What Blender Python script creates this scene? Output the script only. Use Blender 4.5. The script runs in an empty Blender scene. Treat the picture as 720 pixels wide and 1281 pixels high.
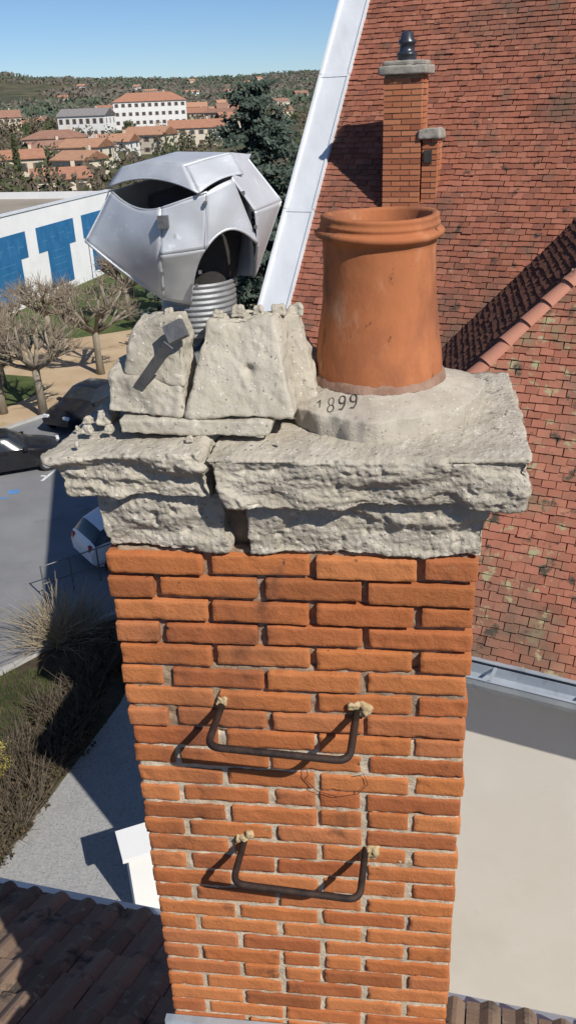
import bpy, math, random
from mathutils import Vector, Matrix, noise
random.seed(7)
R=random.random
def U(a,b): return a+(b-a)*R()
scene=bpy.context.scene
# ---------------------------------------------------------------- materials
def lk(nt,a,b): nt.links.new(a,b)
def mixn(nt,fac,a,b,mode='MIX'):
    m=nt.nodes.new('ShaderNodeMix'); m.data_type='RGBA'; m.blend_type=mode
    for s,val in ((m.inputs[0],fac),(m.inputs[6],a),(m.inputs[7],b)):
        if hasattr(val,'is_linked'): lk(nt,val,s)
        elif isinstance(val,(int,float)): s.default_value=val
        else: s.default_value=(val[0],val[1],val[2],1)
    return m.outputs[2]
def nz(nt,vec,scale,detail=6,rough=.6,dist=0):
    n=nt.nodes.new('ShaderNodeTexNoise'); n.inputs['Scale'].default_value=scale
    n.inputs['Detail'].default_value=detail; n.inputs['Roughness'].default_value=rough
    n.inputs['Distortion'].default_value=dist
    lk(nt,vec,n.inputs['Vector']); return n.outputs[0]
def ramp(nt,fac,stops):
    r=nt.nodes.new('ShaderNodeValToRGB'); e=r.color_ramp.elements
    while len(e)<len(stops): e.new(.5)
    for i,(p,c) in enumerate(stops):
        e[i].position=p
        if isinstance(c,(int,float)): c=(c,c,c)
        e[i].color=(c[0],c[1],c[2],1)
    lk(nt,fac,r.inputs[0]); return r.outputs[0]
def M(name,c1,c2,scale=5,rough=.85,bump=.3,bscale=40,metal=0,island=None,spots=(),stretch=(1,1,1),bdist=.01,spec=.3,lo=.35,hi=.65,im=.65,vor=None):
    m=bpy.data.materials.new(name); m.use_nodes=True; nt=m.node_tree
    b=nt.nodes['Principled BSDF']
    tc=nt.nodes.new('ShaderNodeTexCoord'); mp=nt.nodes.new('ShaderNodeMapping')
    lk(nt,tc.outputs['Object'],mp.inputs[0]); mp.inputs['Scale'].default_value=stretch
    vec=mp.outputs[0]
    col=ramp(nt,nz(nt,vec,scale),[(lo,c1),(hi,c2)])
    if island:
        g=nt.nodes.new('ShaderNodeNewGeometry')
        ic=ramp(nt,g.outputs['Random Per Island'],[(i/(len(island)-1),c) for i,c in enumerate(island)])
        col=mixn(nt,im,col,ic)
    for (c,s,t,w) in spots:
        f=ramp(nt,nz(nt,vec,s,8,.65),[(t,0),(min(t+w,1),1)])
        col=mixn(nt,f,col,c)
    h=None
    if bump>0: h=nz(nt,vec,bscale,8,.7)
    if vor:
        vs,vc,amt=vor
        v=nt.nodes.new('ShaderNodeTexVoronoi'); v.inputs['Scale'].default_value=vs; lk(nt,vec,v.inputs['Vector'])
        f=ramp(nt,v.outputs['Distance'],[(.22,1),(.34,0)])
        sep=nt.nodes.new('ShaderNodeSeparateColor'); lk(nt,v.outputs['Color'],sep.inputs[0])
        pick=ramp(nt,sep.outputs[0],[(.66,0),(.68,1)])
        mu=nt.nodes.new('ShaderNodeMath'); mu.operation='MULTIPLY'; lk(nt,f,mu.inputs[0]); lk(nt,pick,mu.inputs[1])
        grain=ramp(nt,sep.outputs[1],[(0,vc[0]),(1,vc[1])])
        col=mixn(nt,mu.outputs[0],col,grain)
        if h is not None:
            ma=nt.nodes.new('ShaderNodeMath'); ma.operation='MULTIPLY_ADD'; lk(nt,mu.outputs[0],ma.inputs[0]); ma.inputs[1].default_value=amt; lk(nt,h,ma.inputs[2]); h=ma.outputs[0]
    lk(nt,col,b.inputs['Base Color'])
    b.inputs['Roughness'].default_value=rough; b.inputs['Metallic'].default_value=metal
    b.inputs['Specular IOR Level'].default_value=spec
    if h is not None:
        bp=nt.nodes.new('ShaderNodeBump'); bp.inputs['Strength'].default_value=bump; bp.inputs['Distance'].default_value=bdist
        lk(nt,h,bp.inputs['Height']); lk(nt,bp.outputs[0],b.inputs['Normal'])
    return m
m_brick=M('orange_brick',(.38,.13,.045),(.52,.19,.07),9,.95,.9,90,island=[(.22,.075,.035),(.48,.17,.06),(.56,.22,.085),(.38,.115,.045),(.52,.19,.065),(.30,.09,.04),(.50,.20,.09)],
   spots=[((.20,.08,.045),1.6,.56,.20),((.12,.055,.035),6,.60,.14),((.52,.31,.20),16,.66,.2),((.05,.035,.03),38,.66,.05),((.66,.40,.24),75,.68,.08)],bdist=.004,spec=.12)
m_mortar=M('lime_mortar',(.50,.41,.29),(.64,.55,.42),25,.95,.9,120,spots=[((.24,.18,.12),8,.58,.15)],bdist=.006)
m_mortard=M('weathered_shaded_mortar',(.26,.18,.115),(.40,.30,.21),25,.95,.9,120,bdist=.006)  # worn mortar, darkened further: shade of the deep joints is in the colour
m_conc=M('weathered_concrete',(.43,.385,.305),(.58,.525,.43),9,.97,.75,80,
   spots=[((.26,.235,.195),3.2,.56,.18),((.68,.63,.55),55,.60,.06),((.24,.215,.18),20,.61,.10),((.10,.09,.075),95,.66,.05),((.50,.38,.17),13,.69,.06)],bdist=.010,spec=.08,vor=(95,((.25,.21,.17),(.70,.66,.58)),.25))
m_flaun=M('mortar_flaunching',(.39,.345,.28),(.49,.445,.365),10,.97,.6,120,spots=[((.58,.54,.47),90,.60,.06),((.22,.205,.175),45,.63,.06),((.25,.225,.18),5,.56,.18)],bdist=.005,spec=.08,vor=(150,((.2,.18,.15),(.65,.61,.54)),.2))
m_chunk=M('mortar_chunk',(.41,.37,.295),(.52,.475,.39),8,.97,.65,70,spots=[((.22,.195,.16),34,.63,.06),((.60,.56,.49),80,.62,.05),((.27,.24,.195),3.5,.54,.18)],bdist=.006,spec=.08,vor=(120,((.2,.18,.15),(.68,.64,.56)),.2))
m_terra=M('terracotta',(.37,.13,.055),(.50,.195,.085),3,.9,.4,70,spots=[((.20,.08,.05),2.4,.47,.14),((.56,.33,.21),8,.56,.2),((.06,.04,.03),40,.65,.04),((.09,.055,.04),6,.57,.12)],stretch=(1,1,.5),bdist=.003,spec=.12)
m_galv=M('galvanised_sheet',(.58,.595,.61),(.74,.755,.77),5,.55,.15,26,metal=.5,spots=[((.42,.43,.43),3,.56,.25),((.84,.85,.86),40,.60,.12),((.30,.30,.295),16,.68,.08)],spec=.4,bdist=.003)
m_neck=M('aluminium_duct',(.26,.265,.27),(.40,.405,.41),9,.55,.2,40,metal=.6,spots=[((.14,.14,.135),5,.54,.2)])
m_dark=M('recess_dark',(.03,.028,.025),(.06,.055,.05),9,.8,.3,40)  # near-black; shade of cowl openings and flue hole is put into this colour
m_iron=M('rusty_iron',(.03,.022,.02),(.07,.045,.035),30,.7,.6,90,metal=.4,bdist=.002)
m_groove=M('groove_shade',(.06,.05,.04),(.09,.08,.065),20,.95,.3,60)  # dark strokes laid on the surface; shade of cut digits is in the colour
m_lead=M('dark_metal_strip',(.13,.13,.135),(.22,.22,.22),12,.6,.3,60,metal=.5)
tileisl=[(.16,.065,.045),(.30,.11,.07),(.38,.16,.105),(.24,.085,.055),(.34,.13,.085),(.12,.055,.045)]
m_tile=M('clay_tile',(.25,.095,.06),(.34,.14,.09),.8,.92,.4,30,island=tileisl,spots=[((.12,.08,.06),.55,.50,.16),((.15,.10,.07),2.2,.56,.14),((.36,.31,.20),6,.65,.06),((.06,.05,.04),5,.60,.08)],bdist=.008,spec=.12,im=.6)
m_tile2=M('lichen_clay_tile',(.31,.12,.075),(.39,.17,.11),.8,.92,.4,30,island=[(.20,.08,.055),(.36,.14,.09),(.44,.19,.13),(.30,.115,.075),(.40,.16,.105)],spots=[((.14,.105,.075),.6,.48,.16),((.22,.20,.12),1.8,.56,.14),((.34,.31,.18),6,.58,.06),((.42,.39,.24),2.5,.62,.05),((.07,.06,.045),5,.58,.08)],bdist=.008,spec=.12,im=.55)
m_tile3=M('shaded_clay_tile',(.13,.065,.05),(.18,.09,.06),.8,.9,.4,30,island=[(.08,.045,.035),(.17,.075,.05),(.12,.06,.045)],bdist=.008,spec=.1)  # darker copy of clay_tile; the side slope's shade is put into the colour
m_hip=M('hip_tile',(.42,.18,.12),(.50,.24,.17),3,.88,.4,30,island=[(.36,.15,.10),(.52,.25,.17)],spots=[((.18,.11,.08),5,.58,.1)],bdist=.006,spec=.15)
m_zinc=M('zinc_flashing',(.66,.68,.70),(.76,.78,.80),2,.55,.1,20,metal=.15,spots=[((.52,.53,.54),1.5,.58,.2)],stretch=(2,.5,1))
m_gutter=M('zinc_gutter',(.42,.47,.52),(.54,.59,.63),3,.45,.1,20,metal=.4,spots=[((.30,.33,.36),4,.58,.15)])
m_wall=M('cream_render',(.84,.77,.66),(.87,.81,.71),1.5,.95,.25,60,spots=[((.76,.69,.58),.7,.56,.3),((.70,.64,.54),3,.64,.2)],bdist=.005)
m_white=M('white_paint',(.74,.74,.73),(.80,.80,.79),.6,.8,.1,20,spots=[((.62,.62,.60),.35,.58,.2)])
m_blue=M('blue_paint',(.018,.12,.27),(.03,.155,.33),1,.7,.1,20)
m_rtile=M('brown_roof_tile',(.16,.115,.08),(.25,.175,.12),4,.92,.6,40,island=[(.12,.085,.06),(.22,.15,.105),(.29,.19,.13),(.17,.12,.09)],spots=[((.26,.24,.17),12,.58,.08),((.06,.055,.045),5,.56,.1)],bdist=.008)
m_asph=M('asphalt',(.20,.20,.205),(.25,.25,.255),.5,.9,.5,60,spots=[((.15,.15,.15),.35,.56,.12),((.32,.32,.31),30,.66,.05)],bdist=.01,spec=.15)
m_sand=M('sandy_soil',(.42,.30,.18),(.52,.39,.25),.5,.95,.4,20,spots=[((.30,.23,.13),.9,.60,.12)])
m_grass=M('lawn_grass',(.055,.085,.022),(.11,.13,.04),.7,.95,.8,18,spots=[((.20,.17,.08),1.6,.60,.12)],bdist=.05)
m_gravel=M('gravel',(.34,.34,.33),(.46,.45,.44),20,.95,1,45,spots=[((.18,.18,.18),28,.58,.08),((.26,.25,.23),.5,.56,.2)],bdist=.03)
m_soil=M('soil',(.05,.042,.028),(.10,.075,.045),3,.95,1,12,bdist=.05,spots=[((.13,.12,.05),1.5,.56,.15)])
m_ground=M('ground_cover',(.085,.08,.04),(.15,.125,.07),.02,.95,.3,.5,spots=[((.055,.065,.03),.05,.50,.08),((.20,.165,.105),.03,.62,.08),((.07,.065,.04),.012,.50,.08)],bdist=.3)
m_line=M('road_paint',(.6,.6,.6),(.75,.75,.75),4,.8,.2,30,spots=[((.25,.25,.25),9,.60,.06)])
m_bluel=M('blue_road_paint',(.08,.22,.5),(.12,.28,.58),4,.8,.2,30,spots=[((.2,.2,.21),9,.56,.06)])
m_kerb=M('kerb_concrete',(.35,.34,.32),(.45,.44,.42),2,.9,.4,40)
m_bark=M('bark',(.17,.14,.10),(.30,.26,.20),4,.95,.8,15,stretch=(1,1,.3),bdist=.03)
m_twig=M('pale_twigs',(.20,.155,.11),(.33,.27,.20),4,.95,.2,15)
m_dtwig=M('dark_twigs',(.09,.07,.05),(.17,.135,.10),4,.95,.2,15)
m_cedar=M('cedar_foliage',(.04,.06,.045),(.08,.10,.075),.8,.9,.2,10,island=[(.022,.04,.03),(.065,.09,.068),(.11,.135,.105)])
m_fol=M('green_foliage',(.03,.045,.02),(.07,.085,.035),.3,.9,.2,10,island=[(.025,.04,.018),(.075,.09,.035),(.10,.10,.05)])
m_folb=M('winter_foliage',(.08,.065,.045),(.13,.105,.075),.3,.9,.2,10,island=[(.06,.05,.035),(.15,.12,.085),(.10,.09,.05)])
m_hillg=M('hazy_evergreens',(.065,.09,.06),(.10,.12,.08),.3,.95,0,10,island=[(.06,.08,.055),(.11,.13,.085)])  # paler foliage tone, distance haze mixed into the colour
m_hillb=M('hazy_bare_woods',(.12,.105,.085),(.165,.145,.12),.3,.95,0,10,island=[(.10,.09,.07),(.18,.155,.125)])  # bare woods lightened likewise, with haze put into the colour
m_dry=M('dry_grass',(.30,.24,.14),(.45,.37,.24),5,.95,.2,10,island=[(.22,.17,.11),(.48,.40,.28)])
m_hedge=M('hedge_leaves',(.04,.035,.018),(.085,.062,.035),2,.9,.2,10,island=[(.018,.02,.01),(.065,.045,.025),(.12,.085,.05),(.045,.05,.02)])
m_yel=M('yellow_blossom',(.40,.33,.04),(.52,.43,.06),5,.9,.2,10,island=[(.22,.22,.04),(.55,.46,.07)])
m_black=M('black_car_paint',(.012,.012,.014),(.018,.018,.02),2,.18,0,20,spec=.6)
m_cwhite=M('white_car_paint',(.7,.7,.71),(.75,.75,.76),2,.25,0,20,spec=.6)
m_glass=M('car_glass',(.02,.025,.03),(.03,.035,.04),2,.12,0,20,spec=.6)
m_tyre=M('tyre_rubber',(.02,.02,.02),(.03,.03,.03),9,.9,.2,30)
m_rim=M('alloy_rim',(.45,.45,.46),(.55,.55,.56),5,.35,0,30,metal=.8)
m_red=M('red_lamp',(.4,.02,.02),(.5,.03,.03),5,.3,0,30)
m_lamp=M('head_lamp',(.7,.7,.7),(.8,.8,.8),5,.15,0,30)
m_win=M('window_glass',(.04,.05,.06),(.08,.09,.10),2,.2,0,20,spec=.6)
m_cw=[M('house_render',a,b,.4,.9,.1,5) for a,b in (((.62,.55,.42),(.68,.6,.48)),((.72,.70,.66),(.78,.76,.72)),((.55,.46,.34),(.62,.52,.40)),((.66,.52,.40),(.7,.58,.45)))]
m_cr=[M('house_roof_tiles',a,b,.8,.9,.6,3,stretch=(1,3,1),bdist=.1) for a,b in (((.34,.16,.10),(.43,.22,.14)),((.26,.14,.10),(.36,.20,.14)),((.40,.21,.13),(.48,.27,.17)),((.22,.20,.19),(.28,.26,.25)))]
m_shut=M('wood_shutters',(.20,.12,.08),(.28,.17,.11),2,.8,.1,5)
m_flatroof=M('flat_roof_gravel',(.27,.23,.18),(.35,.30,.24),.4,.95,.4,10)
m_blackpot=M('dark_glazed_pot',(.02,.025,.035),(.04,.045,.06),8,.3,.1,30,spec=.6)
m_sbrick=M('old_red_brick',(.38,.13,.06),(.48,.18,.09),3,.9,.4,40,island=[(.28,.09,.05),(.46,.17,.08),(.54,.23,.12)],bdist=.006)
m_cstone=M('cap_stone',(.26,.24,.20),(.38,.35,.30),9,.95,.7,40)
# ---------------------------------------------------------------- mesh helper
class MB:
    def __init__(s): s.v=[];s.f=[];s.m=[]
    def add(s,vs,fs,m=0):
        o=len(s.v); s.v+= [tuple(v) for v in vs]
        for f in fs: s.f.append(tuple(i+o for i in f)); s.m.append(m)
    def box(s,a,b,m=0,M4=None):
        x0,y0,z0=a;x1,y1,z1=b
        vs=[Vector(p) for p in ((x0,y0,z0),(x1,y0,z0),(x1,y1,z0),(x0,y1,z0),(x0,y0,z1),(x1,y0,z1),(x1,y1,z1),(x0,y1,z1))]
        if M4: vs=[M4@v for v in vs]
        s.add(vs,[(3,2,1,0),(4,5,6,7),(0,1,5,4),(1,2,6,5),(2,3,7,6),(3,0,4,7)],m)
    def tube(s,pts,rad,n=8,m=0,cap=True):
        pts=[Vector(p) for p in pts]; rings=[]
        if isinstance(rad,(int,float)): rad=[rad]*len(pts)
        up=None
        for i,p in enumerate(pts):
            t=(pts[min(i+1,len(pts)-1)]-pts[max(i-1,0)]).normalized()
            if up is None:
                up=Vector((0,0,1)) if abs(t.z)<.9 else Vector((1,0,0))
            a=t.cross(up)
            if a.length<1e-4: a=t.orthogonal()
            a.normalize(); b=a.cross(t).normalized(); up=b
            rings.append([p+(a*math.cos(k*2*math.pi/n)+b*math.sin(k*2*math.pi/n))*rad[i] for k in range(n)])
        vs=[v for r in rings for v in r]; fs=[]
        for i in range(len(pts)-1):
            for k in range(n): fs.append((i*n+k,i*n+(k+1)%n,(i+1)*n+(k+1)%n,(i+1)*n+k))
        if cap: fs.append(tuple(range(n-1,-1,-1))); fs.append(tuple((len(pts)-1)*n+k for k in range(n)))
        s.add(vs,fs,m)
    def lathe(s,prof,n=48,c=(0,0),m=0,fn=None,cap=False):
        vs=[];fs=[]
        for (r,z) in prof:
            for k in range(n):
                a=2*math.pi*k/n; v=Vector((c[0]+r*math.cos(a),c[1]+r*math.sin(a),z))
                if fn: v=fn(v,r,a)
                vs.append(v)
        for i in range(len(prof)-1):
            for k in range(n): fs.append((i*n+k,i*n+(k+1)%n,(i+1)*n+(k+1)%n,(i+1)*n+k))
        if cap: fs.append(tuple((len(prof)-1)*n+k for k in range(n)))
        s.add(vs,fs,m)
    def patch(s,G,n=12,m=0):
        def q(t): return ((1-t)*(1-2*t),4*t*(1-t),t*(2*t-1))
        vs=[];fs=[]
        for i in range(n+1):
            bi=q(i/n)
            for j in range(n+1):
                bj=q(j/n); p=Vector((0,0,0))
                for a in range(3):
                    for b in range(3): p+=Vector(G[a][b])*bi[a]*bj[b]
                p+=Vector((0,1,0))*noise.noise(p*22)*.0025
                vs.append(p)
        for i in range(n):
            for j in range(n): k=i*(n+1)+j; fs.append((k,k+n+1,k+n+2,k+1))
        s.add(vs,fs,m)
    def block(s,C,n,r,amp,freq,seed,m=0,extra=None,oct=5,sharp=False):
        C=[Vector(c) for c in C]
        h=Vector(((C[1]-C[0]).length/2,(C[2]-C[0]).length/2,(C[4]-C[0]).length/2))
        r=min(r,h.x*.95,h.y*.95,h.z*.95)
        idx={};vs=[];fs=[]
        def pr(i,a):
            if not sharp: return (2*i/n[a]-1)*h[a]
            if i==0: return -h[a]
            if i==n[a]: return h[a]
            return (2*(i-1)/(n[a]-2)-1)*(h[a]-r)
        def vert(i,j,k):
            key=(i,j,k)
            if key in idx: return idx[key]
            pm=Vector((pr(i,0),pr(j,1),pr(k,2)))
            q=Vector([max(-(h[a]-r),min(h[a]-r,pm[a])) for a in range(3)])
            d=(pm-q); d.normalize(); pm=q+d*r
            t=[(pm[a]/h[a]+1)/2 for a in range(3)]
            p=Vector((0,0,0))
            for a in range(2):
                for b in range(2):
                    for c in range(2):
                        w=(t[0] if a else 1-t[0])*(t[1] if b else 1-t[1])*(t[2] if c else 1-t[2])
                        p+=C[a+2*b+4*c]*w
            f=noise.fractal(p*freq+Vector((seed*7.3,seed*3.1,seed*1.7)),.7,2.0,oct)*amp
            if extra: f+=extra(p,d)
            p=p+d*f
            idx[key]=len(vs); vs.append(p); return idx[key]
        def face(a,b,fix,val):
            for i in range(n[a]):
                for j in range(n[b]):
                    q=[]
                    for (x,y) in ((i,j),(i+1,j),(i+1,j+1),(i,j+1)):
                        c=[0,0,0]; c[a]=x;c[b]=y;c[fix]=val; q.append(vert(*c))
                    if not ((val>0) == (((b-a)%3)==1)): q.reverse()
                    fs.append(tuple(q))
        face(0,1,2,n[2]);face(0,1,2,0);face(1,2,0,n[0]);face(1,2,0,0);face(2,0,1,n[1]);face(2,0,1,0)
        s.add(vs,fs,m)
    def leaves(s,c,rad,n,size,m=0,shape=None):
        c=Vector(c)
        for _ in range(n):
            d=Vector((random.gauss(0,1),random.gauss(0,1),random.gauss(0,1))).normalized()*(R()**.4)
            p=c+Vector((d.x*rad[0],d.y*rad[1],d.z*rad[2]))
            a=Vector((U(-1,1),U(-1,1),U(-1,1))).normalized(); b=a.orthogonal().normalized()
            z=size*U(.5,1.2)
            s.add([p-a*z,p+b*z*.6,p+a*z,p-b*z*.6],[(0,1,2,3)],m)
    def obj(s,name,mats,parent=None,smooth=False,W=None):
        me=bpy.data.meshes.new(name); me.from_pydata(s.v,[],s.f)
        if not isinstance(mats,(list,tuple)): mats=[mats]
        for x in mats: me.materials.append(x)
        me.polygons.foreach_set('material_index',s.m)
        if smooth: me.polygons.foreach_set('use_smooth',[True]*len(s.f))
        me.update()
        o=bpy.data.objects.new(name,me); scene.collection.objects.link(o)
        if parent: o.parent=parent
        if W is not None:
            if parent: o.matrix_parent_inverse=EM[parent.name].inverted()
            o.matrix_basis=W
        return o
EM={}
def E(name,loc=(0,0,0),rz=0):
    o=bpy.data.objects.new(name,None); scene.collection.objects.link(o); o.empty_display_size=.2
    o.location=loc; o.rotation_euler=(0,0,rz)
    EM[o.name]=Matrix.Translation(loc)@Matrix.Rotation(rz,4,'Z'); return o
def solid(o,t,off=0):
    md=o.modifiers.new('solid','SOLIDIFY'); md.thickness=t; md.offset=off
def B8(x0,x1,y0,y1,z0,z1):
    return [(x,y,z) for z in (z0,z1) for y in (y0,y1) for x in (x0,x1)]
# ================================================================ FOREGROUND CHIMNEY
O=(-.005,1.593,11.12); YAW=math.radians(-7.5)
ch=E('brick_chimney',O,YAW)
mb=MB(); pitch=.0608
def brick(x0,x1,y0,y1,z,sd,top):
    j=.004 if top else .002
    dx,dy,dz,ry=U(-j,j),U(-j,j)*1.0,U(-.0018,.0018),U(-.012,.012)
    x0+=U(0,.005);x1-=U(0,.005); tz=U(-.008,.008)
    C=[]
    for zz in (z,z+.0490+U(-.003,.002)):
        for yy in (y0,y1):
            for xx in (x0,x1):
                C.append((xx+dx,yy+dy+ry*(xx-(x0+x1)/2),zz+dz+tz*(xx-x0)))
    nx=max(6,int((x1-x0)/.009)); ny=max(4,int((y1-y0)/.03))
    def ex(p,d):
        c=noise.noise(p*34+Vector((sd,0,0))); e=max(abs(d.x),abs(d.y),abs(d.z))
        return -.007*max(0,c-.30)-(.005*max(0,noise.noise(p*60+Vector((0,sd,0)))) if e<.95 else 0)
    mb.block(C,(nx,ny,8),.0026,.0014,26,sd,extra=ex,oct=4,sharp=True)
rows=30
for i in range(rows):
    z=-(i+1)*pitch+.006; top=i<9
    L=.2195; S=.231
    if i%2==0: xs=[(-.405+S*k,-.405+S*k+L) for k in range(3)]+[(-.405+S*3,.405)]
    else: xs=[(-.405,-.301)]+[(-.289+S*k,-.289+S*k+L+(.01 if k==2 else 0)) for k in range(3)]
    if i>5 and R()<.3:
        q=random.choice([1,2]); a,b=xs[q]; mdl=(a+b)/2; xs[q:q+1]=[(a,mdl-.006),(mdl+.006,b)]
    for (a,b) in xs:
        brick(a,b,0,.105,z,i*9.1+a*31,top); 
        brick(a,b,.298,.403,z,i*9.1+a*31+50,top)
    for sx in (-1,1):
        a,b=(.30,.405) if sx>0 else (-.405,-.30)
        brick(a,b,.116,.287,z,i*3.7+sx,top)
mb.obj('bricks',m_brick,ch,True)
for (zt,zb,ins,mt) in ((.0,-.30,.020,m_mortard),(-.30,-.50,.011,m_mortard),(-.50,-1.9,.0065,m_mortar)):
    mb=MB(); mb.block(B8(-.405+ins,.405-ins,ins,.403-ins,zb,zt),(110,30,int((zt-zb)/.008)),.004,.0055 if ins>.01 else .0042,34,zt*9+3,oct=3)
    mb.obj('mortar',mt,ch,True)
mb=MB()
for (x,z,s) in ((-.17,-.398,.013),(.162,-.405,.019),(.14,-.397,.013),(-.152,-.845,.015),(-.13,-.828,.011),(.183,-.868,.022),(.165,-.885,.012)):
    mb.block(B8(x-s,x+s,-.008,.02,z-s*.9,z+s*.9),(10,6,10),s*.6,s*.5,50,x*50)
m_lump=M('iron_fixing_mortar',(.42,.31,.16),(.55,.43,.26),30,.95,.9,90,bdist=.005)
mb.obj('fixing_mortar',m_lump,ch,True)
# ---- concrete crown
def ledge(k,sd):
    def f(p,d):
        if d.z>.75:
            return .0016*noise.fractal(p*60,.7,2,3)-.005*max(0,noise.noise(p*24)-.3)
        q=Vector((p.x*7,p.y*7,p.z*26))+Vector((sd,sd,0))
        a=noise.fractal(q,.9,2.1,3)
        st=noise.noise(Vector((p.x*5+sd,p.y*5,p.z*11)))
        st=math.tanh(st*9)
        st2=math.tanh(7*noise.noise(Vector((p.x*17+sd,p.y*17,p.z*24))))
        pit=max(0,noise.noise(p*48+Vector((sd,0,0)))-.25)
        chip=max(0,noise.noise(Vector((p.x*13+sd,p.y*13,sd)))-.1) if d.z>.2 else 0
        return k*(a*.36+st*.42+st2*.12-.2)-.015*pit-.03*chip+.0022*noise.fractal(p*110,.8,2,3)
    return f
mb=MB()
mb.block([(-.455,-.02,.140),(-.135,-.045,.140),(-.40,.42,.15),(-.135,.44,.15),(-.497,-.035,.232),(-.165,-.060,.258),(-.455,.44,.255),(-.13,.46,.26)],(120,60,50),.009,.006,7,1.3,extra=ledge(.021,3))
mb.block([(-.115,-.055,.130),(.475,-.045,.135),(-.12,.44,.14),(.47,.44,.14),(-.155,-.06,.243),(.485,-.07,.252),(-.11,.47,.262),(.50,.47,.265)],(210,60,50),.009,.005,7,4.9,extra=ledge(.017,8))
mb.block([(-.395,.012,.002),(-.125,-.005,.002),(-.38,.41,.002),(-.12,.41,.002),(-.42,.005,.145),(-.125,-.012,.145),(-.40,.42,.145),(-.12,.42,.145)],(90,30,40),.008,.006,9,11.3,extra=ledge(.013,1))
mb.block([(-.08,-.002,.002),(.410,.0,.002),(-.08,.41,.002),(.405,.41,.002),(-.085,-.018,.145),(.42,-.018,.145),(-.09,.42,.145),(.42,.42,.145)],(170,30,40),.008,.005,9,17.3,extra=ledge(.014,6))
mb.obj('concrete_crown',m_conc,ch,True)
mb=MB(); mb.block(B8(-.2,-.02,.05,.35,.0,.24),(12,20,20),.02,.02,12,3); mb.obj('crack_core',m_mortard,ch,True)
def rock(k,sd,dim=None):
    def f(p,d):
        v=k*math.tanh(5*noise.noise(p*9+Vector((sd,0,sd))))*.5+.0016*noise.fractal(p*70,.8,2,3)-.008*max(0,noise.noise(p*40+Vector((sd,0,0)))-.3)
        if dim: v-=.016*math.exp(-((p-Vector(dim)).length/.011)**2)
        return v
    return f
mb=MB()
mb.block([(-.345,.03,.262),(-.03,.02,.262),(-.33,.33,.262),(-.02,.33,.262),(-.35,.035,.294),(-.02,.025,.294),(-.33,.33,.294),(-.02,.33,.294)],(70,40,10),.006,.004,10,2,extra=rock(.004,2))
mb.block([(-.385,.06,.296),(-.210,.040,.296),(-.36,.20,.296),(-.20,.18,.296),(-.375,.085,.375),(-.216,.060,.36),(-.37,.17,.40),(-.205,.15,.42)],(44,34,24),.010,.007,9,5,extra=rock(.010,2))
mb.block([(-.345,.080,.37),(-.205,.058,.35),(-.345,.19,.37),(-.20,.15,.37),(-.315,.105,.480),(-.210,.090,.492),(-.31,.17,.485),(-.205,.14,.495)],(34,24,30),.010,.006,9,15,extra=rock(.009,7))
mb.block([(-.208,.03,.296),(.022,.03,.296),(-.20,.24,.296),(.01,.24,.296),(-.160,.118,.478),(-.024,.115,.484),(-.15,.16,.485),(-.01,.17,.485)],(54,34,44),.011,.006,9,8,extra=rock(.006,4,(-.075,.072,.385)))
mb.block([(-.36,.16,.29),(-.30,.16,.29),(-.36,.30,.29),(-.30,.30,.29),(-.34,.17,.42),(-.30,.17,.45),(-.34,.27,.40),(-.30,.27,.43)],(20,20,20),.012,.008,16,12)
mb.block([(-.03,.16,.29),(.06,.18,.29),(-.03,.38,.29),(.06,.38,.29),(-.03,.17,.480),(.020,.18,.475),(-.03,.30,.46),(.01,.30,.44)],(22,22,22),.012,.010,14,22)
mb.block([(-.20,.32,.27),(-.02,.32,.27),(-.2,.42,.27),(-.02,.42,.27),(-.16,.32,.44),(-.05,.32,.44),(-.16,.38,.44),(-.05,.38,.42)],(20,20,20),.014,.010,14,32)
mb.block([(-.02,.12,.262),(.07,.10,.262),(-.02,.30,.262),(.07,.30,.262),(.0,.17,.345),(.05,.17,.345),(.0,.28,.40),(.05,.28,.39)],(20,20,20),.012,.010,14,42)
mb.obj('broken_flaunching',m_chunk,ch,True)
mb=MB()
for (x,y,z,s) in ((-.40,.10,.275,.018),(-.425,.055,.265,.012),(-.375,.055,.268,.009),(-.445,.12,.262,.011),(-.05,.03,.266,.009),(-.19,.0,.265,.008),(-.10,.145,.490,.014),(-.06,.15,.490,.012),(-.14,.14,.487,.011),(.01,.21,.478,.018),(-.41,.16,.265,.022),(-.02,.16,.490,.016),(-.24,.12,.496,.010)):
    mb.block([(x-s,y-s,z-s*.7),(x+s,y-s*.8,z-s*.7),(x-s*.8,y+s,z-s*.7),(x+s,y+s,z-s*.7),(x-s*.7,y-s*.6,z+s*.7),(x+s*.8,y-s*.7,z+s*.8),(x-s*.8,y+s*.8,z+s*.6),(x+s*.6,y+s*.7,z+s*.7)],(8,8,8),s*.25,s*.35,45,x*90)
for i in range(50):
    x,y=U(-.47,.47),U(-.03,.42); s=U(.002,.005)
    if x>-.03 and (x-.185)**2+(y-.262)**2<.06: continue
    mb.block(B8(x-s,x+s,y-s,y+s,.250,.258+s*1.2),(3,3,3),s*.4,s*.4,80,i)
mb.obj('loose_stones',m_conc,ch,True)
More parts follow.
